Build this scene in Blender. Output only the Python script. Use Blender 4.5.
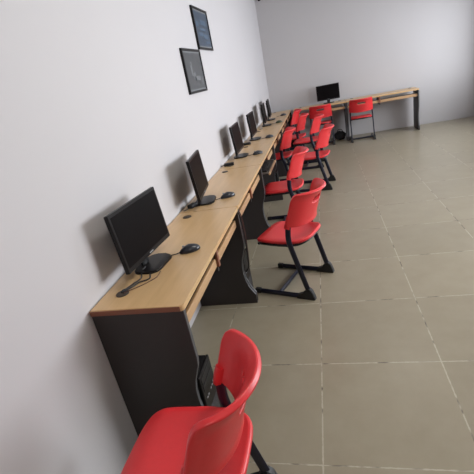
import bpy, bmesh, math, random
from mathutils import Vector, Matrix
random.seed(7)
for o in list(bpy.data.objects): bpy.data.objects.remove(o, do_unlink=True)
C = bpy.context.scene.collection
S = bpy.context.scene

# ------------------------------------------------------------ camera
cam_d = bpy.data.cameras.new('camera'); cam = bpy.data.objects.new('camera', cam_d); C.objects.link(cam)
cam_d.sensor_width = 36; cam_d.sensor_fit = 'HORIZONTAL'; cam_d.lens = 391.14/474*36; cam_d.clip_start = .02
R = [[0.9650005, 0.1001233, 0.2423827], [0.1838303, 0.4008998, -0.8974886], [-0.1870306, 0.9106342, 0.3684628]]
cam.matrix_world = Matrix.Translation((0, 0, 1.53)) @ Matrix(R).to_4x4()
S.camera = cam

# ------------------------------------------------------------ world, light, exposure
S.view_settings.view_transform = 'Standard'; S.view_settings.look = 'None'
S.view_settings.gamma = 1; S.view_settings.use_curve_mapping = False
S.view_settings.exposure = 1.03
w = bpy.data.worlds.new('world'); S.world = w; w.use_nodes = True
w.node_tree.nodes['Background'].inputs[0].default_value = (.75, .85, 1, 1)
w.node_tree.nodes['Background'].inputs[1].default_value = 1.0
def area(name, loc, rot, sx, sy, power, col):
    l = bpy.data.lights.new(name, 'AREA'); l.shape = 'RECTANGLE'; l.size = sx; l.size_y = sy; l.energy = power; l.color = col
    o = bpy.data.objects.new(name, l); C.objects.link(o); o.location = loc; o.rotation_euler = rot; return o
WIN_POWER = 62
area('daylight_at_far_window', (3.35, 6.85, 1.45), (0, math.radians(90), 0), 1.1, 2.3, WIN_POWER, (.93, .96, 1))
area('daylight_at_near_window', (3.35, 3.3, 1.45), (0, math.radians(90), 0), 1.1, 2.3, WIN_POWER*1.35, (.93, .96, 1))
LAMPS = [(0.9, 5.0, 3.5), (0.9, 1.9, 13.), (0.75, -.9, 12)]      # x, y, strength of the ceiling panels

# ------------------------------------------------------------ materials
def mat(name, col, rough=.5, metal=0, noise=None, bump=0, spec=.5, coat=0):
    m = bpy.data.materials.new(name); m.use_nodes = True; nt = m.node_tree; b = nt.nodes['Principled BSDF']
    b.inputs['Base Color'].default_value = (*col, 1); b.inputs['Roughness'].default_value = rough
    b.inputs['Metallic'].default_value = metal; b.inputs['Specular IOR Level'].default_value = spec
    b.inputs['Coat Weight'].default_value = coat
    tc = nt.nodes.new('ShaderNodeTexCoord'); n = nt.nodes.new('ShaderNodeTexNoise')
    sc, amt = noise or (25, .06)
    n.inputs['Scale'].default_value = sc; n.inputs['Detail'].default_value = 4
    nt.links.new(tc.outputs['Object'], n.inputs['Vector'])
    mr = nt.nodes.new('ShaderNodeMapRange'); mr.inputs[3].default_value = 1-amt; mr.inputs[4].default_value = 1+amt
    nt.links.new(n.outputs[0], mr.inputs[0])
    vm = nt.nodes.new('ShaderNodeVectorMath'); vm.operation = 'SCALE'; vm.inputs[0].default_value = col
    nt.links.new(mr.outputs[0], vm.inputs['Scale']); nt.links.new(vm.outputs[0], b.inputs['Base Color'])
    if bump:
        bp = nt.nodes.new('ShaderNodeBump'); bp.inputs['Strength'].default_value = bump; bp.inputs['Distance'].default_value = .002
        nt.links.new(n.outputs[0], bp.inputs['Height']); nt.links.new(bp.outputs[0], b.inputs['Normal'])
    return m
def wood(name, c1, c2, axis_scale, rough=.42):
    m = bpy.data.materials.new(name); m.use_nodes = True; nt = m.node_tree; b = nt.nodes['Principled BSDF']
    tc = nt.nodes.new('ShaderNodeTexCoord'); mp = nt.nodes.new('ShaderNodeMapping'); mp.inputs['Scale'].default_value = axis_scale
    n = nt.nodes.new('ShaderNodeTexNoise'); n.inputs['Scale'].default_value = 3; n.inputs['Detail'].default_value = 6; n.inputs['Distortion'].default_value = .6
    cr = nt.nodes.new('ShaderNodeValToRGB'); cr.color_ramp.elements[0].position = .3; cr.color_ramp.elements[1].position = .7
    cr.color_ramp.elements[0].color = (*c1, 1); cr.color_ramp.elements[1].color = (*c2, 1)
    nt.links.new(tc.outputs['Object'], mp.inputs[0]); nt.links.new(mp.outputs[0], n.inputs['Vector'])
    nt.links.new(n.outputs[0], cr.inputs[0]); nt.links.new(cr.outputs[0], b.inputs['Base Color'])
    b.inputs['Roughness'].default_value = rough
    return m
M = {}
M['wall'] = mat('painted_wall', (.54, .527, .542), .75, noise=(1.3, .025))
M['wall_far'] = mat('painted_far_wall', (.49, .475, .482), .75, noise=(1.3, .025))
M['ceiling'] = mat('ceiling_paint', (.42, .41, .41), .9)
M['red'] = mat('red_plastic', (.66, .028, .034), .36, noise=(60, .05), bump=.15)
M['frame'] = mat('navy_black_steel', (.006, .007, .020), .3, noise=(40, .1))
M['boot'] = mat('black_rubber', (.008, .008, .009), .5)
M['top'] = wood('beech_laminate', (.56, .365, .18), (.63, .42, .215), (9, 1, 9), .32)
M['front'] = wood('beech_lipping', (.43, .26, .13), (.52, .33, .18), (3, .8, 9), .45)
M['band'] = mat('reddish_brown_edge', (.21, .075, .042), .45)
M['char'] = mat('charcoal_laminate', (.026, .0205, .0205), .5, noise=(120, .12))
M['pale_edge'] = mat('grey_edge_strip', (.07, .07, .075), .4)
M['bezel'] = mat('black_gloss_plastic', (.007, .006, .0065), .35, spec=.2)
M['screen'] = mat('dark_screen', (.004, .003, .0033), .45, spec=.05)
M['plastic'] = mat('black_matt_plastic', (.009, .009, .010), .45, spec=.3)
M['mouse'] = mat('mouse_plastic', (.016, .018, .026), .3)
M['mouse_green'] = mat('green_black_plastic', (.02, .035, .012), .35)
M['grommet'] = mat('dark_grommet_plastic', (.06, .045, .035), .5)
M['cable'] = mat('cable_rubber', (.012, .012, .013), .5)
M['cable_red'] = mat('brown_cable', (.07, .022, .018), .5)
M['grey'] = mat('light_grey_plastic', (.30, .30, .31), .4)
M['keys'] = mat('keycap_plastic', (.035, .03, .032), .5)
M['metal'] = mat('bare_steel', (.45, .45, .46), .35, metal=1)
M['paper'] = mat('picture_grey', (.055, .06, .066), .3, noise=(18, .25))
M['paper_blue'] = mat('picture_blue', (.028, .05, .085), .3, noise=(14, .4))
M['mark'] = mat('picture_pale_mark', (.15, .16, .17), .35)
M['mark_blue'] = mat('picture_blue_mark', (.055, .10, .16), .35)
M['mount'] = mat('picture_mount', (.16, .17, .18), .5)
M['bag'] = mat('black_fabric', (.008, .008, .009), .8, bump=.3)
def glass_mat():
    m = bpy.data.materials.new('thin_window_glass'); m.use_nodes = True; nt = m.node_tree; nt.nodes.clear()
    o = nt.nodes.new('ShaderNodeOutputMaterial'); mx = nt.nodes.new('ShaderNodeMixShader'); t = nt.nodes.new('ShaderNodeBsdfTransparent')
    g = nt.nodes.new('ShaderNodeBsdfGlossy'); g.inputs['Roughness'].default_value = .05; mx.inputs[0].default_value = .06
    nt.links.new(t.outputs[0], mx.inputs[1]); nt.links.new(g.outputs[0], mx.inputs[2]); nt.links.new(mx.outputs[0], o.inputs[0]); return m
M['glass'] = glass_mat()
def emit_mat(name, col, s):
    m = bpy.data.materials.new(name); m.use_nodes = True; b = m.node_tree.nodes['Principled BSDF']
    b.inputs['Emission Color'].default_value = (*col, 1); b.inputs['Emission Strength'].default_value = s
    b.inputs['Base Color'].default_value = (.8, .8, .8, 1); return m
def floor_mat():
    m = bpy.data.materials.new('ceramic_floor_tiles'); m.use_nodes = True; nt = m.node_tree; b = nt.nodes['Principled BSDF']; L = nt.links.new
    g = nt.nodes.new('ShaderNodeNewGeometry'); sp = nt.nodes.new('ShaderNodeSeparateXYZ'); L(g.outputs['Position'], sp.inputs[0])
    def mth(op, a, bb=None):
        n = nt.nodes.new('ShaderNodeMath'); n.operation = op
        for i, v in enumerate((a, bb)):
            if v is None: continue
            if isinstance(v, (int, float)): n.inputs[i].default_value = v
            else: L(v, n.inputs[i])
        return n.outputs[0]
    T = .6087
    ux = mth('DIVIDE', mth('ADD', sp.outputs[0], .143+T*20), T); uy = mth('DIVIDE', mth('ADD', sp.outputs[1], -2.362+T*20), T)
    dist = []
    for u in (ux, uy):
        fr = mth('FRACT', u); dist.append(mth('MINIMUM', fr, mth('SUBTRACT', 1, fr)))
    dmin = mth('MINIMUM', dist[0], dist[1])
    wob = nt.nodes.new('ShaderNodeTexNoise'); wob.inputs['Scale'].default_value = 45; L(g.outputs['Position'], wob.inputs['Vector'])
    grout = mth('LESS_THAN', dmin, mth('MULTIPLY', wob.outputs[0], .0105))
    cell = nt.nodes.new('ShaderNodeCombineXYZ'); L(mth('FLOOR', ux), cell.inputs[0]); L(mth('FLOOR', uy), cell.inputs[1])
    wn = nt.nodes.new('ShaderNodeTexWhiteNoise'); L(cell.outputs[0], wn.inputs['Vector'])
    n1 = nt.nodes.new('ShaderNodeTexNoise'); n1.inputs['Scale'].default_value = 5; n1.inputs['Detail'].default_value = 8; n1.inputs['Roughness'].default_value = .65
    L(g.outputs['Position'], n1.inputs['Vector'])
    cr = nt.nodes.new('ShaderNodeValToRGB'); L(n1.outputs[0], cr.inputs[0])
    cr.color_ramp.elements[0].position = .3; cr.color_ramp.elements[0].color = (.265, .23, .166, 1)
    cr.color_ramp.elements[1].position = .7; cr.color_ramp.elements[1].color = (.30, .265, .195, 1)
    sc = nt.nodes.new('ShaderNodeVectorMath'); sc.operation = 'SCALE'; L(cr.outputs[0], sc.inputs[0])
    L(mth('ADD', mth('MULTIPLY', wn.outputs[0], .07), .965), sc.inputs['Scale'])
    # the joints: dark in places and pale, worn in others
    n2 = nt.nodes.new('ShaderNodeTexNoise'); n2.inputs['Scale'].default_value = 9; L(g.outputs['Position'], n2.inputs['Vector'])
    c2 = nt.nodes.new('ShaderNodeValToRGB'); L(n2.outputs[0], c2.inputs[0])
    c2.color_ramp.elements[0].position = .38; c2.color_ramp.elements[0].color = (.11, .09, .07, 1)
    c2.color_ramp.elements[1].position = .5; c2.color_ramp.elements[1].color = (.42, .385, .30, 1)
    mx = nt.nodes.new('ShaderNodeMix'); mx.data_type = 'RGBA'; L(grout, mx.inputs[0]); L(sc.outputs[0], mx.inputs[6]); L(c2.outputs[0], mx.inputs[7])
    L(mx.outputs[2], b.inputs['Base Color'])
    rr = nt.nodes.new('ShaderNodeMapRange'); L(n1.outputs[0], rr.inputs[0]); rr.inputs[3].default_value = .30; rr.inputs[4].default_value = .33
    L(rr.outputs[0], b.inputs['Roughness'])
    bp = nt.nodes.new('ShaderNodeBump'); bp.inputs['Distance'].default_value = .002; bp.inputs['Strength'].default_value = .5; bp.invert = True
    L(grout, bp.inputs['Height']); L(bp.outputs[0], b.inputs['Normal'])
    return m
M['floor'] = floor_mat()

# ------------------------------------------------------------ helpers
def obj(name, bm, m, parent=None, smooth=True, loc=None):
    me = bpy.data.meshes.new(name); bmesh.ops.recalc_face_normals(bm, faces=bm.faces); bm.to_mesh(me); bm.free()
    for mm in (m if isinstance(m, (list, tuple)) else [m]): me.materials.append(mm)
    if smooth:
        me.shade_smooth()
        try: me.set_sharp_from_angle(angle=math.radians(38))
        except Exception: pass
    o = bpy.data.objects.new(name, me); C.objects.link(o)
    if parent: o.parent = parent
    if loc: o.location = loc
    return o
def tag(o, label, cat, group=None):
    o['label'] = label; o['category'] = cat
    if group: o['group'] = group
    return o
def thing(name, label, cat, loc, rz=0, group=None):
    o = bpy.data.objects.new(name, None); C.objects.link(o); o.empty_display_size = .05
    o.location = loc; o.rotation_euler = (0, 0, rz); return tag(o, label, cat, group)
def struct(name, bm, m, parent=None):
    o = obj(name, bm, m, parent, smooth=False)
    if not parent: o['kind'] = 'structure'
    return o
def box(bm, x0, x1, y0, y1, z0, z1, bev=0, seg=2, mi=0):
    r = bmesh.ops.create_cube(bm, size=1)
    for v in r['verts']: v.co = Vector(((x0+x1)/2+v.co.x*(x1-x0), (y0+y1)/2+v.co.y*(y1-y0), (z0+z1)/2+v.co.z*(z1-z0)))
    fs = set(f for v in r['verts'] for f in v.link_faces)
    for f in fs: f.material_index = mi
    if bev:
        es = list(set(e for v in r['verts'] for e in v.link_edges))
        bmesh.ops.bevel(bm, geom=es, offset=bev, segments=seg, affect='EDGES', profile=.5)
    return bm
def nb(): return bmesh.new()
def smooth_path(pts, n=6):
    pts = [Vector(p) for p in pts]; out = []
    for i in range(len(pts)-1):
        p0 = pts[max(i-1, 0)]; p1 = pts[i]; p2 = pts[i+1]; p3 = pts[min(i+2, len(pts)-1)]
        for k in range(n):
            t = k/n
            out.append(.5*((2*p1)+(p2-p0)*t+(2*p0-5*p1+4*p2-p3)*t*t+(-p0+3*p1-3*p2+p3)*t**3))
    out.append(pts[-1]); return out
def tube(bm, pts, ra, rb=None, side=Vector((0, 1, 0)), n=10):
    """oval tube along pts: rb across 'side', ra in the other direction"""
    rb = rb or ra; rings = []
    for i, p in enumerate(pts):
        d = (pts[min(i+1, len(pts)-1)]-pts[max(i-1, 0)]).normalized()
        s = side-d*side.dot(d)
        if s.length < 1e-4: s = Vector((1, 0, 0))-d*d.x
        s.normalize(); u = d.cross(s)
        rings.append([bm.verts.new(p+u*ra*math.cos(2*math.pi*k/n)+s*rb*math.sin(2*math.pi*k/n)) for k in range(n)])
    for a, b in zip(rings, rings[1:]):
        for k in range(n): bm.faces.new((a[k], a[(k+1) % n], b[(k+1) % n], b[k]))
    bm.faces.new(rings[0][::-1]); bm.faces.new(rings[-1]); return bm
def prism(bm, outline, axis, a, b, mi=0):
    """extrude a 2-D outline along axis ('x','y','z') from a to b"""
    def P(p, t):
        return {'x': (t, p[0], p[1]), 'y': (p[0], t, p[1]), 'z': (p[0], p[1], t)}[axis]
    A = [bm.verts.new(P(p, a)) for p in outline]; B = [bm.verts.new(P(p, b)) for p in outline]
    fs = [bm.faces.new(A[::-1]), bm.faces.new(B)]
    for i in range(len(A)):
        j = (i+1) % len(A); fs.append(bm.faces.new((A[i], A[j], B[j], B[i])))
    for f in fs: f.material_index = mi
    return fs
def cyl(bm, c, r, z0, z1, n=28, bev=0):
    res = bmesh.ops.create_cone(bm, cap_ends=True, segments=n, radius1=r, radius2=r, depth=z1-z0)
    for v in res['verts']: v.co += Vector((c[0], c[1], (z0+z1)/2))
    if bev:
        es = [e for e in set(e for v in res['verts'] for e in v.link_edges) if abs(e.verts[0].co.z-e.verts[1].co.z) < 1e-6]
        bmesh.ops.bevel(bm, geom=es, offset=bev, segments=2, affect='EDGES')
    return bm
def copy_tree(src, parent=None):
    c = src.copy(); C.objects.link(c)
    if parent: c.parent = parent
    for ch in list(src.children): copy_tree(ch, c)
    return c

# ------------------------------------------------------------ the room
WX, FY, RX, BY, H = -1.04, 8.64, 3.0, -2.2, 3.1
struct('floor', box(nb(), WX-.15, RX+.15, BY-.15, FY+.15, -.1, 0), M['floor'])
struct('ceiling', box(nb(), WX-.15, RX+.15, BY-.15, FY+.15, H, H+.1), M['ceiling'])
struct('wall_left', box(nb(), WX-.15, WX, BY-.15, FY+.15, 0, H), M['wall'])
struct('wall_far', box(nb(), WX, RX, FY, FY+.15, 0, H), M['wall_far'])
struct('wall_back', box(nb(), WX, RX, BY-.15, BY, 0, H), M['wall'])
wz0, wz1 = .85, 2.05; WINS = [(2.1, 4.5), (5.65, 8.05)]
bm = nb()
for b_ in ((BY-.15, 2.1, 0, H), (4.5, 5.65, 0, H), (8.05, FY+.15, 0, H), (2.1, 4.5, 0, wz0), (2.1, 4.5, wz1, H), (5.65, 8.05, 0, wz0), (5.65, 8.05, wz1, H)): box(bm, RX, RX+.15, *b_)
struct('wall_right', bm, M['wall'])
for k, (wy0, wy1) in enumerate(WINS):
    bm = nb(); ym = (wy0+wy1)/2
    for b_ in ((wy0, wy0+.05, wz0, wz1), (wy1-.05, wy1, wz0, wz1), (wy0, wy1, wz0, wz0+.05), (wy0, wy1, wz1-.05, wz1), (ym-.025, ym+.025, wz0, wz1)): box(bm, RX+.03, RX+.09, *b_)
    win = struct('window_%d' % (k+1), bm, M['grey'])
    struct('window_glass', box(nb(), RX+.055, RX+.062, wy0+.04, wy1-.04, wz0+.04, wz1-.04), M['glass'], win)

# ------------------------------------------------------------ ceiling panels
for i, (lx, ly, st) in enumerate(LAMPS):
    t = thing('ceiling_light', ['square ceiling light panel nearest the far wall', 'square ceiling light panel over the middle of the room', 'square ceiling light panel behind the photographer'][i], 'ceiling light', (lx, ly, H), 0, 'ceiling light panels')
    bm = nb()
    for b_ in ((-.32, .32, -.32, -.29), (-.32, .32, .29, .32), (-.32, -.29, -.29, .29), (.29, .32, -.29, .29)): box(bm, *b_, -.04, 0)
    obj('frame', bm, M['grey'], t, smooth=False)
    obj('diffuser', box(nb(), -.29, .29, -.29, .29, -.03, -.005), emit_mat('lamp_diffuser', (1, .95, .86), st), t, smooth=False)

# ------------------------------------------------------------ desks
def side_outline(x0, x1):
    """side panel profile in x-z: straight back, hollowed front edge and a forward foot (x1 = front)"""
    pts = [(x0, 0), (x1+.012, 0), (x1+.012, .07)]
    prof = [(.078, .006), (.10, -.008), (.14, -.028), (.19, -.043), (.25, -.050), (.31, -.049), (.36, -.040), (.41, -.022), (.445, -.009), (.48, -.004), (.725, -.004)]
    pts += [(x1+dx, z) for z, dx in prof]
    pts.append((x0, .725)); return pts
def side_panel(parent, y, x0, x1):
    bm = nb(); out = side_outline(x0, x1); prism(bm, out, 'y', y, y+.018)
    p = obj('side_panel', bm, M['char'], parent, smooth=False)
    bm = nb(); path = [Vector((a+.001, y+.009, b)) for a, b in out[2:-1]]
    for a, b in zip(path, path[1:]):
        n_ = Vector((1, 0, 0))
        v = [bm.verts.new(q) for q in (a+Vector((0, -.0095, 0)), a+Vector((0, .0095, 0)), b+Vector((0, .0095, 0)), b+Vector((0, -.0095, 0)))]
        v2 = [bm.verts.new(q.co-Vector((.003, 0, 0))) for q in v]
        bm.faces.new(v); bm.faces.new(v2[::-1])
        for k in range(4): bm.faces.new((v[k], v[(k+1) % 4], v2[(k+1) % 4], v2[k]))
    obj('edge_strip', bm, M['pale_edge'], p, smooth=False)
    return p
def grommet(parent, x, y):
    bm = nb(); cyl(bm, (x, y), .03, .748, .7535, bev=.0015); cyl(bm, (x, y), .021, .7535, .755)
    return obj('grommet', bm, M['grommet'], parent)
def make_desk(name, label, loc, L=1.196, D=.42, pulled=False, group=None, rz=0, back=True):
    """local frame: wall side x=-D, front x=0, runs along +y"""
    t = thing(name, label, 'desk', loc, rz, group)
    bm = nb()
    out = []
    r = .018
    for cx, cy, a0 in ((-D+.001, 0, None), (-r, r, -90), (-r, L-r, 0), (-D+.001, L, None)):
        if a0 is None: out.append((cx, cy))
        else: out += [(cx+r*math.cos(math.radians(a0+k*15)), cy+r*math.sin(math.radians(a0+k*15))) for k in range(7)]
    prism(bm, out, 'z', .725, .75)
    es = [e for e in bm.edges if all(abs(v.co.z-.75) < 1e-6 for v in e.verts)]
    bmesh.ops.bevel(bm, geom=es, offset=.003, segments=2, affect='EDGES')
    top = obj('desk_top', bm, M['top'], t, smooth=False)
    bm = nb(); box(bm, -D+.001, -.014, -.003, .001, .7255, .7475, .001)
    obj('end_lipping', bm, M['band'], top, smooth=False)
    side_panel(t, .004, -D, 0); side_panel(t, L-.022, -D, 0)
    if back: obj('back_panel', box(nb(), -D+.03, -D+.045, .022, L-.022, .28, .725), M['char'], t, smooth=False)
    ym = .60
    bm = nb(); box(bm, -D+.05, -.028, ym, ym+.018, .58, .725)
    dv = obj('divider', bm, M['char'], t, smooth=False)
    obj('divider_edge', box(nb(), -.029, -.014, ym-.006, ym+.022, .61, .722, .002), M['band'], dv, smooth=False)
    for y0, y1, pull in ((.026, ym-.006, pulled), (ym+.024, L-.028, False)):
        dx = .10 if pull else 0
        bm = nb(); box(bm, -D+.08+dx, -.045+dx, y0, y1, .628, .643)
        tr = obj('keyboard_tray', bm, M['char'], t, smooth=False)
        obj('tray_front', box(nb(), -.045+dx, -.028+dx, y0, y1, .628 if pull else .614, .649 if pull else .662, .003), M['front'], tr, smooth=False)
        for yy in (y0+.003, y1-.014): obj('slide_rail', box(nb(), -D+.08+dx, -.05+dx, yy, yy+.011, .643, .66), M['metal'], tr, smooth=False)
    grommet(t, -.33, .13); grommet(t, -.33, L-.10)
    return t
XF = -.612
desk_labels = ['wooden-topped charcoal desk nearest the camera, with bare brown end edge showing',
               'second wooden-topped desk from the camera, behind the nearest desk end panel',
               'third wooden-topped desk, with keyboard tray pulled out towards the red chair',
               'fourth wooden-topped desk along the left wall',
               'fifth wooden-topped desk along the left wall, under the last but one monitor',
               'last wooden-topped desk of the left row, reaching the far corner']
Y0 = 1.243
for i in range(6):
    make_desk('computer_desk', desk_labels[i], (XF, Y0+1.2*i, 0), pulled=(i == 2), group='desks along the left wall', D=.425)
# far row: front faces -y; local +x becomes world -y
FD = 8.11
far_labels = ['wooden-topped desk against the far wall, carrying the lone monitor', 'wooden-topped desk against the far wall, right of the lone monitor']
for i in range(2):
    make_desk('computer_desk', far_labels[i], ((-.555, .455)[i], FD, 0), L=(1.006, 1.30)[i], group='desks along the far wall', D=.425, back=False, rz=-math.pi/2).rotation_euler = (0, 0, -math.pi/2)

# ------------------------------------------------------------ chairs
def make_chair():
    """origin on the floor midway between the rear feet; the chair faces local -x"""
    t = thing('classroom_chair', '', 'chair', (0, 0, 0), 0, 'red classroom chairs')
    # seat shell
    NU, NV = 22, 20; bm = nb(); g = []
    u0, u1, hw = -.005, .430, .196
    def seat_pt(a, b):        # a along depth -1..1 (front = 1), b across
        # squircle mapping to round the corners
        e = 3.8
        rr = (abs(a)**e+abs(b)**e)**(1/e); mm = max(abs(a), abs(b))
        k = 1 if rr < 1e-6 else mm/rr
        aa, bb = a*k, b*k
        wid = hw*(1-.02*(aa*.5+.5)) if aa > 0 else hw*(1-.10*aa*aa)
        u = (u0+u1)/2+aa*(u1-u0)/2; y = bb*wid
        z = .445-.012*(1-bb*bb)*(1-aa*aa)
        if aa > .55: z -= .035*((aa-.55)/.45)**2
        if aa < -.6: z += .016*((-aa-.6)/.4)**2
        z -= .012*max(0, (abs(bb)-.8)/.2)**2
        return (-u, y, z)
    for i in range(NU+1):
        g.append([bm.verts.new(seat_pt(-1+2*i/NU, -1+2*j/NV)) for j in range(NV+1)])
    for i in range(NU):
        for j in range(NV): bm.faces.new((g[i][j], g[i+1][j], g[i+1][j+1], g[i][j+1]))
    bmesh.ops.recalc_face_normals(bm, faces=bm.faces)
    if bm.faces[:][len(bm.faces)//2].normal.z < 0: bmesh.ops.reverse_faces(bm, faces=bm.faces)
    geo = bmesh.ops.solidify(bm, geom=bm.faces[:], thickness=.025)
    zs = obj('seat', bm, M['red'], t)
    bm = nb(); g = []
    for i in range(NU+1):
        g.append([bm.verts.new(Vector((-.21, 0, 0))+Vector(((p[0]+.21)*.965, p[1]*.965, p[2]-.0245))) for p in [seat_pt(-1+2*i/NU, -1+2*j/NV) for j in range(NV+1)]])
    for i in range(NU):
        for j in range(NV): bm.faces.new((g[i][j], g[i+1][j], g[i+1][j+1], g[i][j+1]))
    bmesh.ops.recalc_face_normals(bm, faces=bm.faces)
    if bm.faces[:][len(bm.faces)//2].normal.z < 0: bmesh.ops.reverse_faces(bm, faces=bm.faces)
    bmesh.ops.solidify(bm, geom=bm.faces[:], thickness=.016)
    obj('seat_pan', bm, M['boot'], t)
    md = zs.modifiers.new('edge', 'BEVEL'); md.width = .010; md.segments = 3; md.limit_method = 'ANGLE'; md.angle_limit = math.radians(50)
    # backrest shell: wraps round in plan, slot hole below the rim
    NS, NT = 44, 18; bm = nb(); g = []
    A = math.radians(74)
    def uside(z): # inclination of the uprights
        return .134-(z-.55)*.35
    def back_pt(s, tt):
        th = s*A
        # rounded upper corners, and lower edge dropping slightly in the middle
        es = abs(s)
        ztop = .780-.014*max(0, (es-.88)/.12)**2.5
        zbot = .555-.022*(1-es**2)+.02*max(0, (es-.85)/.15)**2
        z = zbot+(ztop-zbot)*tt
        bow = (math.cos(th)-math.cos(A))/(1-math.cos(A))
        y = (.198-.012*tt)*math.sin(th)/math.sin(A)
        u = uside(z)-.112*bow
        if tt > .76: u -= .030*((tt-.76)/.24)**2*(.3+.7*bow)
        if tt < .2: u -= .012*((.2-tt)/.2)**2*bow
        return (-u, y, z)
    hole = lambda s, tt: (abs(s)/.27)**4+(abs(tt-.68)/.095)**4 < 1
    for i in range(NS+1): g.append([bm.verts.new(back_pt(-1+2*i/NS, j/NT)) for j in range(NT+1)])
    for i in range(NS):
        for j in range(NT):
            if hole(-1+2*(i+.5)/NS, (j+.5)/NT): continue
            bm.faces.new((g[i][j], g[i+1][j], g[i+1][j+1], g[i][j+1]))
    for v in [v for v in bm.verts if not v.link_faces]: bm.verts.remove(v)
    bmesh.ops.recalc_face_normals(bm, faces=bm.faces)
    bmesh.ops.solidify(bm, geom=bm.faces[:], thickness=.021)
    bk = obj('backrest', bm, M['red'], t)
    md = bk.modifiers.new('edge', 'BEVEL'); md.width = .0088; md.segments = 3; md.limit_method = 'ANGLE'; md.angle_limit = math.radians(50)
    # two side frames: floor runner, raked leg and upright in one bent oval tube
    for s in (-1, 1):
        y = s*.203
        pts = [(-.435, y, .017), (-.30, y, .017), (-.10, y, .017), (-.03, y, .018), (-.012, y, .035), (-.03, y, .10), (-.075, y, .27), (-.110, y, .41), (-.118, y-s*.003, .47), (-.114, y-s*.008, .53), (-.104, y-s*.012, .585)]
        yi = y-s*.0
        fr = obj('side_frame', tube(nb(), smooth_path(pts, 5), .0205, .0115, n=12), M['frame'], t)
        bm = nb()
        prism(bm, [(.028, 0), (.028, .018), (.008, .075), (-.012, .09), (-.045, .075), (-.055, .045), (-.10, .034), (-.115, 0)], 'y', y-.018, y+.018)
        bmesh.ops.bevel(bm, geom=bm.edges[:], offset=.004, segments=2, affect='EDGES')
        obj('foot_cap', bm, M['boot'], fr, smooth=False)
        obj('runner_cap', box(nb(), -.455, -.41, y-.015, y+.015, 0, .038, .004), M['boot'], fr, smooth=False)
        bm = nb(); tube(bm, [Vector((-.119, y-s*.004, .537)), Vector((-.116, y-s*.008, .55)), Vector((-.103, y-s*.012, .59)), Vector((-.090, y-s*.013, .62))], .0225, .014, n=14)
        obj('socket', bm, M['red'], bk)
        # rivet at the end of the back
        bm = nb(); bmesh.ops.create_uvsphere(bm, u_segments=10, v_segments=6, radius=.006)
        for v in bm.verts: v.co = Vector((v.co.x-.112, y+s*.0075+v.co.y*.6, v.co.z+.59))
        obj('rivet', bm, M['red'], bk)
    V = Vector
    obj('cross_bar', tube(nb(), [V((-.255, -.2, .017)), V((-.255, .2, .017))], .0165, .012, side=V((1, 0, 0))), M['frame'], t)
    bm = nb()
    for s in (-1, 1): tube(bm, smooth_path([(-.105, s*.19, .405), (-.20, s*.178, .408), (-.34, s*.165, .402), (-.40, s*.13, .39)], 4), .013, .009)
    tube(bm, [V((-.115, -.2, .405)), V((-.115, .2, .405))], .011, side=V((1, 0, 0)))
    tube(bm, [V((-.39, -.15, .392)), V((-.39, .15, .392))], .011, side=V((1, 0, 0)))
    obj('seat_frame', bm, M['frame'], t)
    return t
D_ = math.radians
chairs = [  # rear axle centre, turn, label
    (-.340, .850, 0, 'red plastic chair in the near foreground, cut off by the bottom of the photo'),
    (-.132, 2.612, -20, 'whole red chair turned slightly, standing clear of the second desk'),
    (-.265, 3.93, 0, 'red chair tucked at the desk with the pulled-out keyboard tray'),
    (.030, 5.20, -8, 'red chair pulled furthest into the aisle, nearer of the two in the right column'),
    (-.47, 5.52, 0, 'red chair pushed deep under the desk, left of the chair pulled into the aisle'),
    (-.075, 6.45, -3, 'red chair in the aisle, farther of the two in the right column'),
    (-.32, 6.95, -1, 'red chair near the far end of the left row, second from the corner'),
    (-.47, 7.86, 0, 'red chair in the far corner, last of the left row'),
    (-.035, 7.95, -90, 'red chair facing the far wall in front of the lone monitor'),
    (.705, 7.86, -90, 'red chair facing the far wall at the right edge, right of the black bag'),
]
proto = make_chair()
for i, (x, y, a, lab) in enumerate(chairs):
    c = proto if i == 0 else copy_tree(proto)
    c.location = (x, y, 0); c.rotation_euler = (0, 0, D_(a)); c['label'] = lab

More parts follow.
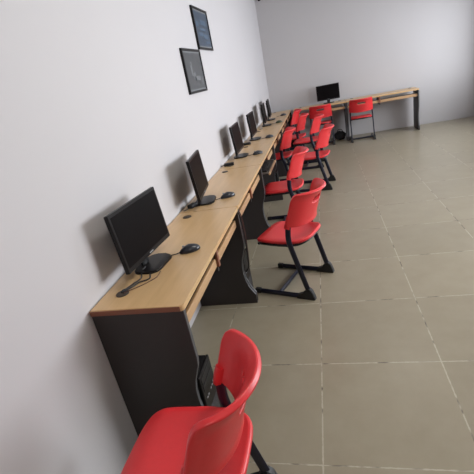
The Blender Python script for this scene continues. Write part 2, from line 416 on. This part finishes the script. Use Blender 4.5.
# ------------------------------------------------------------ monitors
DT = .7505
def rrect(w, h, r, n=5):
    out = []
    for cx, cy, a0 in ((w/2-r, -h/2+r, -90), (w/2-r, h/2-r, 0), (-w/2+r, h/2-r, 90), (-w/2+r, -h/2+r, 180)):
        out += [(cx+r*math.cos(math.radians(a0+k*90/n)), cy+r*math.sin(math.radians(a0+k*90/n))) for k in range(n+1)]
    return out
def make_monitor():
    """origin on the desk at the middle of the base; the screen faces local +x, width along y"""
    t = thing('computer_monitor', '', 'monitor', (0, 0, 0), 0, 'black desktop monitors')
    W, Hh, zb = .44, .285, .062
    tilt = Matrix.Translation((0, 0, zb+.02)) @ Matrix.Rotation(D_(-4), 4, 'Y') @ Matrix.Translation((0, 0, -zb-.02))
    def fin(bm): bmesh.ops.transform(bm, matrix=tilt, verts=bm.verts); return bm
    bm = nb(); box(bm, -.014, .008, -W/2, W/2, zb, zb+Hh, .004)
    # swelling of the rear cover
    prism(bm, [(-.014, -.17), (-.034, -.13), (-.034, .13), (-.014, .17)], 'z', zb+.05, zb+.24)
    hs = obj('housing', fin(bm), M['bezel'], t, smooth=False)
    bm = nb(); box(bm, .0075, .0088, -W/2+.014, W/2-.014, zb+.024, zb+Hh-.014)
    obj('screen', fin(bm), M['screen'], hs, smooth=False)
    bm = nb(); box(bm, .0078, .0095, -.018, .018, zb+.008, zb+.014)
    obj('badge', fin(bm), M['grey'], hs, smooth=False)
    bm = nb(); tube(bm, smooth_path([(-.045, 0, .008), (-.047, 0, .05), (-.040, 0, .11), (-.030, 0, .16)], 4), .013, .032)
    obj('stand_neck', bm, M['plastic'], t)
    bm = nb(); out = rrect(.145, .21, .05, 7)
    prism(bm, out, 'z', 0, .012); es = [e for e in bm.edges if all(v.co.z > .01 for v in e.verts)]
    bmesh.ops.bevel(bm, geom=es, offset=.006, segments=3, affect='EDGES')
    obj('stand_base', bm, M['bezel'], t)
    return t
mons = [(-.903, 1.650, DT, -5, 'black monitor nearest the camera, partly cut off at the left'),
        (-.895, 2.655, DT, 7.5, 'second black monitor from the camera, casting a shadow on the wall'),
        (-.900, 4.19, DT, 1, 'third black monitor from the camera along the left wall'),
        (-.895, 5.24, DT, 0, 'fourth black monitor from the camera along the left wall'),
        (-.885, 6.49, DT, 3, 'fifth black monitor from the camera along the left wall'),
        (-.890, 7.20, DT, 3, 'last black monitor of the left row, closest to the far corner'),
        (.145, 8.37, DT, -90, 'lone black monitor on the desk against the far wall')]
proto = make_monitor()
for i, (x, y, z, a, lab) in enumerate(mons):
    c = proto if i == 0 else copy_tree(proto)
    c.location = (x, y, z); c.rotation_euler = (0, 0, D_(a)); c['label'] = lab

# ------------------------------------------------------------ mice
def make_mouse():
    """origin on the desk; the long axis is local x, buttons at -x"""
    t = thing('computer_mouse', '', 'mouse', (0, 0, 0), 0, 'computer mice')
    bm = nb(); bmesh.ops.create_uvsphere(bm, u_segments=28, v_segments=16, radius=1)
    for v in bm.verts:
        x, y, z = v.co
        wdt = .031*(1-.12*x*x+.06*x)
        zz = max(z, -.25)
        e = 1-.25*abs(x)
        v.co = Vector((x*.057, y*wdt*1.06, .0065+zz*(.032*e if z > 0 else .026)+.003*x*(z > 0)))
    obj('shell', bm, M['mouse'], t)
    bm = nb(); cylp = [Vector((-.030, -.003, .034)), Vector((-.030, .003, .034))]
    tube(bm, cylp, .006, side=Vector((1, 0, 0)), n=12); obj('scroll_wheel', bm, M['grey'], t)
    bm = nb(); tube(bm, smooth_path([(-.053, 0, .008), (-.075, .002, .004), (-.10, .008, .003), (-.125, .004, .003)], 4), .0022, n=8)
    obj('cord', bm, M['cable'], t)
    return t
mice = [(-.745, 1.775, 28, 'dark mouse on the nearest desk, in front of the big monitor'),
        (-.733, 2.69, 30, 'dark mouse beside the second monitor from the camera'),
        (-.715, 4.18, 22, 'dark mouse beside the third monitor from the camera'),
        (-.702, 5.20, 20, 'dark mouse beside the fourth monitor from the camera'),
        (-.700, 6.60, 20, 'dark greenish mouse beside the fifth monitor from the camera'),
        (-.702, 7.56, 15, 'dark mouse closest to the far corner')]
proto = make_mouse()
for i, (x, y, a, lab) in enumerate(mice):
    c = proto if i == 0 else copy_tree(proto)
    c.location = (x, y, DT); c.rotation_euler = (0, 0, D_(a)); c['label'] = lab
    if i == 4:
        for ch in c.children:
            if ch.name.startswith('shell'): ch.data = ch.data.copy(); ch.data.materials[0] = M['mouse_green']

# ------------------------------------------------------------ cables and small gear on the desks
def cable(name, pts, r, m, label, cat='cable'):
    return tag(obj(name, tube(nb(), smooth_path(pts, 6), r, n=8), m), label, cat)
z = DT+.004
cable('power_cable', [(-.925, 1.60, z+.012), (-.93, 1.56, z+.004), (-.905, 1.50, z+.002), (-.925, 1.45, z), (-.94, 1.41, z), (-.945, 1.378, z+.006), (-.947, 1.371, z-.02)], .0035, M['cable'], 'thick black cable from nearest monitor base into the desk hole')
cable('video_cable', [(-.875, 1.535, z+.002), (-.86, 1.49, z), (-.90, 1.46, z), (-.918, 1.42, z), (-.93, 1.39, z+.004), (-.939, 1.375, z+.004)], .0035, M['cable'], 'black looping cable in front of nearest monitor base')
cable('thin_cord', [(-.83, 1.56, z-.001), (-.83, 1.50, z-.002), (-.87, 1.44, z-.002), (-.915, 1.395, z-.001), (-.932, 1.368, z+.003)], .0018, M['cable_red'], 'thin brown cord curving over the nearest desk towards the hole')
# hanging pair at the joint of the first two desks
cable('hanging_cable', [(-.607, 2.40, .722), (-.600, 2.402, .68), (-.598, 2.41, .58), (-.600, 2.415, .48), (-.612, 2.44, .37), (-.625, 2.47, .28), (-.655, 2.495, .225)], .005, M['cable'], 'black cable hanging down the panel edge between first and second desks')
cable('hanging_cable', [(-.607, 2.425, .722), (-.598, 2.428, .68), (-.597, 2.436, .58), (-.600, 2.442, .48), (-.614, 2.47, .36), (-.63, 2.50, .27), (-.655, 2.515, .225)], .004, M['cable_red'], 'brown cable hanging beside the black one between first and second desks')
def adapter(x, y, a, label, sx=.05, sy=.03):
    t = thing('power_adapter', label, 'adapter', (x, y, DT-.0005), D_(a), 'small black adapters')
    obj('casing', box(nb(), -sx, sx, -sy, sy, 0, .026, .006), M['plastic'], t, smooth=False)
    obj('lead', tube(nb(), smooth_path([(-sx+.004, 0, .012), (-sx-.03, .005, .005), (-sx-.05, .02, .004)], 4), .003, n=8), M['cable'], t)
    return t
adapter(-.955, 3.80, 10, 'small black adapter on the desk in front of the third monitor')
adapter(-.965, 2.545, 70, 'small black adapter by the wall at the second monitor base', .035, .022)
adapter(-.955, 4.90, 10, 'small black adapter on the desk in front of the fourth monitor')

# keyboard on the pulled-out tray (third desk)
def keyboard(x, y, zz, label):
    t = thing('keyboard', label, 'keyboard', (x, y, zz), 0)
    bm = nb(); prism(bm, [(-.075, 0), (.07, 0), (.07, .012), (-.07, .022), (-.075, .018)], 'y', -.215, .215)
    bmesh.ops.bevel(bm, geom=bm.edges[:], offset=.002, segments=2, affect='EDGES')
    obj('case', bm, M['plastic'], t, smooth=False)
    bm = nb()
    for r in range(6):
        for c in range(20):
            if r == 5 and 3 < c < 9: continue
            xx = -.060+r*.0225; yy = -.198+c*.0208
            zt = .0215-(xx+.07)*.0714
            box(bm, xx-.008, xx+.008, yy-.0085, yy+.0085, zt-.002, zt+.0055)
    xx = .0525; zt = .0215-(xx+.07)*.0714
    box(bm, xx-.008, xx+.008, -.112, -.026, zt-.002, zt+.0055)
    k = obj('keys', bm, M['keys'], t, smooth=False); k['kind'] = 'stuff'
    return t
keyboard(XF-.035, Y0+2.4+.31, .6435, 'black keyboard on the pulled-out tray of the third desk')

# computer towers standing under the desks
def make_tower():
    """origin on the floor; front panel faces +x; width along y"""
    t = thing('computer_tower', '', 'computer', (0, 0, 0), 0, 'computer towers under the desks')
    obj('case', box(nb(), -.265, -.012, -.082, .082, .012, .345, .004), M['plastic'], t, smooth=False)
    fp = obj('front_panel', box(nb(), -.012, .004, -.084, .084, .008, .348, .006), M['bezel'], t, smooth=False)
    for k in range(2): obj('drive_bay', box(nb(), .003, .0065, -.07, .07, .255+k*.042, .290+k*.042, .002), M['plastic'], fp, smooth=False)
    bm = nb()
    for k in range(8): box(bm, .003, .0055, -.055, .055, .05+k*.012, .055+k*.012)
    obj('vent', bm, M['pale_edge'], fp, smooth=False)
    for yy in (-.05, -.03, .01, .03): obj('port', box(nb(), .003, .006, yy-.006, yy+.006, .205, .212), M['grey'], fp, smooth=False)
    obj('power_button', box(nb(), .003, .007, .045, .06, .20, .218), M['grey'], fp, smooth=False)
    for xx in (-.235, -.05):
        for yy in (-.065, .065): obj('foot', box(nb(), xx-.015, xx+.015, yy-.012, yy+.012, 0, .013), M['boot'], t, smooth=False)
    return t
tw = [(-.650, 1.358, 'black computer tower just behind the nearest desk end panel'),
      (-.665, 2.557, 'black computer tower under the second desk, seen past its curved panel'),
      (-.725, 3.772, 'black computer tower under the third desk, beside the tucked red chair'),
      (-.640, 4.96, 'black computer tower under the fourth desk'),
      (-.640, 6.16, 'black computer tower under the fifth desk'),]
proto = make_tower()
for i, (x, y, lab) in enumerate(tw):
    c = proto if i == 0 else copy_tree(proto)
    c.location = (x, y, 0); c['label'] = lab

# ------------------------------------------------------------ framed pictures on the left wall
def picture(y0, y1, z0, z1, label, paper, mark, shapes):
    t = thing('framed_picture', label, 'picture', (WX, (y0+y1)/2, z0), 0, 'framed pictures')
    hw, h = (y1-y0)/2, z1-z0; b = .020; d = .020
    bm = nb()
    for a in ((-hw, hw, 0, b), (-hw, hw, h-b, h), (-hw, -hw+b, b, h-b), (hw-b, hw, b, h-b)): box(bm, 0, d, *a, .002)
    obj('frame', bm, M['bezel'], t, smooth=False)
    obj('mount', box(nb(), .004, .012, -hw+b-.002, hw-b+.002, b-.002, h-b+.002), M['mount'], t, smooth=False)
    e = .012
    pr = obj('print', box(nb(), .012, .0135, -hw+b+e, hw-b-e, b+e, h-b-e), paper, t, smooth=False)
    bm = nb()
    for (ya, yb, za, zb_) in shapes: box(bm, .0133, .0142, ya, yb, za, zb_)
    obj('print_detail', bm, mark, pr, smooth=False)
    return t
picture(3.835, 4.36, 1.84, 2.20, 'upper black-framed picture with a bluish print, farther along the wall', M['paper_blue'], M['mark_blue'],
        [(-.16, -.02, .12, .15), (-.10, .10, .17, .19), (0, .16, .10, .14), (-.05, .15, .22, .26), (-.2, -.12, .2, .24), (.05, .2, .06, .08)])
picture(3.275, 3.815, 1.482, 1.835, 'lower black-framed picture with a grey print, nearer the camera', M['paper'], M['mark'],
        [(-.11, -.07, .14, .22), (-.09, -.06, .22, .25), (-.06, -.03, .11, .16), (-.03, .14, .10, .135), (-.03, 0, .10, .17), (.17, .19, .06, .13)])

# ------------------------------------------------------------ small fixture high in the far corner
t = thing('wall_camera', 'small dark fixture high on the far wall beside the corner', 'fixture', (-.945, FY, 2.83))
obj('bracket', box(nb(), -.02, .02, -.012, 0, -.015, .06, .003), M['plastic'], t, smooth=False)
bm = nb(); tube(bm, [Vector((0, -.01, .02)), Vector((0, -.05, .01))], .008, n=10); obj('arm', bm, M['plastic'], t)
bm = nb(); tube(bm, [Vector((0, -.03, .005)), Vector((0, -.06, -.005)), Vector((0, -.13, -.02))], .024, n=16); obj('body', bm, M['bezel'], t)

# ------------------------------------------------------------ black bag under the far desk
t = thing('black_bag', 'small slumped black bag on the floor under the far desk', 'bag', (.30, 8.36, 0), .0)
bm = nb(); bmesh.ops.create_icosphere(bm, subdivisions=3, radius=1)
for v in bm.verts:
    x, y, zz = v.co
    f_ = 1+.06*math.sin(7*x+3*zz)+.05*math.cos(9*y+2*x)
    v.co = Vector((x*.115*f_, y*.09*f_, max(0, .085+zz*.09*f_)))
obj('body', bm, M['bag'], t)
obj('handle', tube(nb(), smooth_path([(-.05, 0, .165), (-.03, .01, .20), (.03, -.01, .205), (.06, 0, .162)], 5), .006, n=8), M['bag'], t)
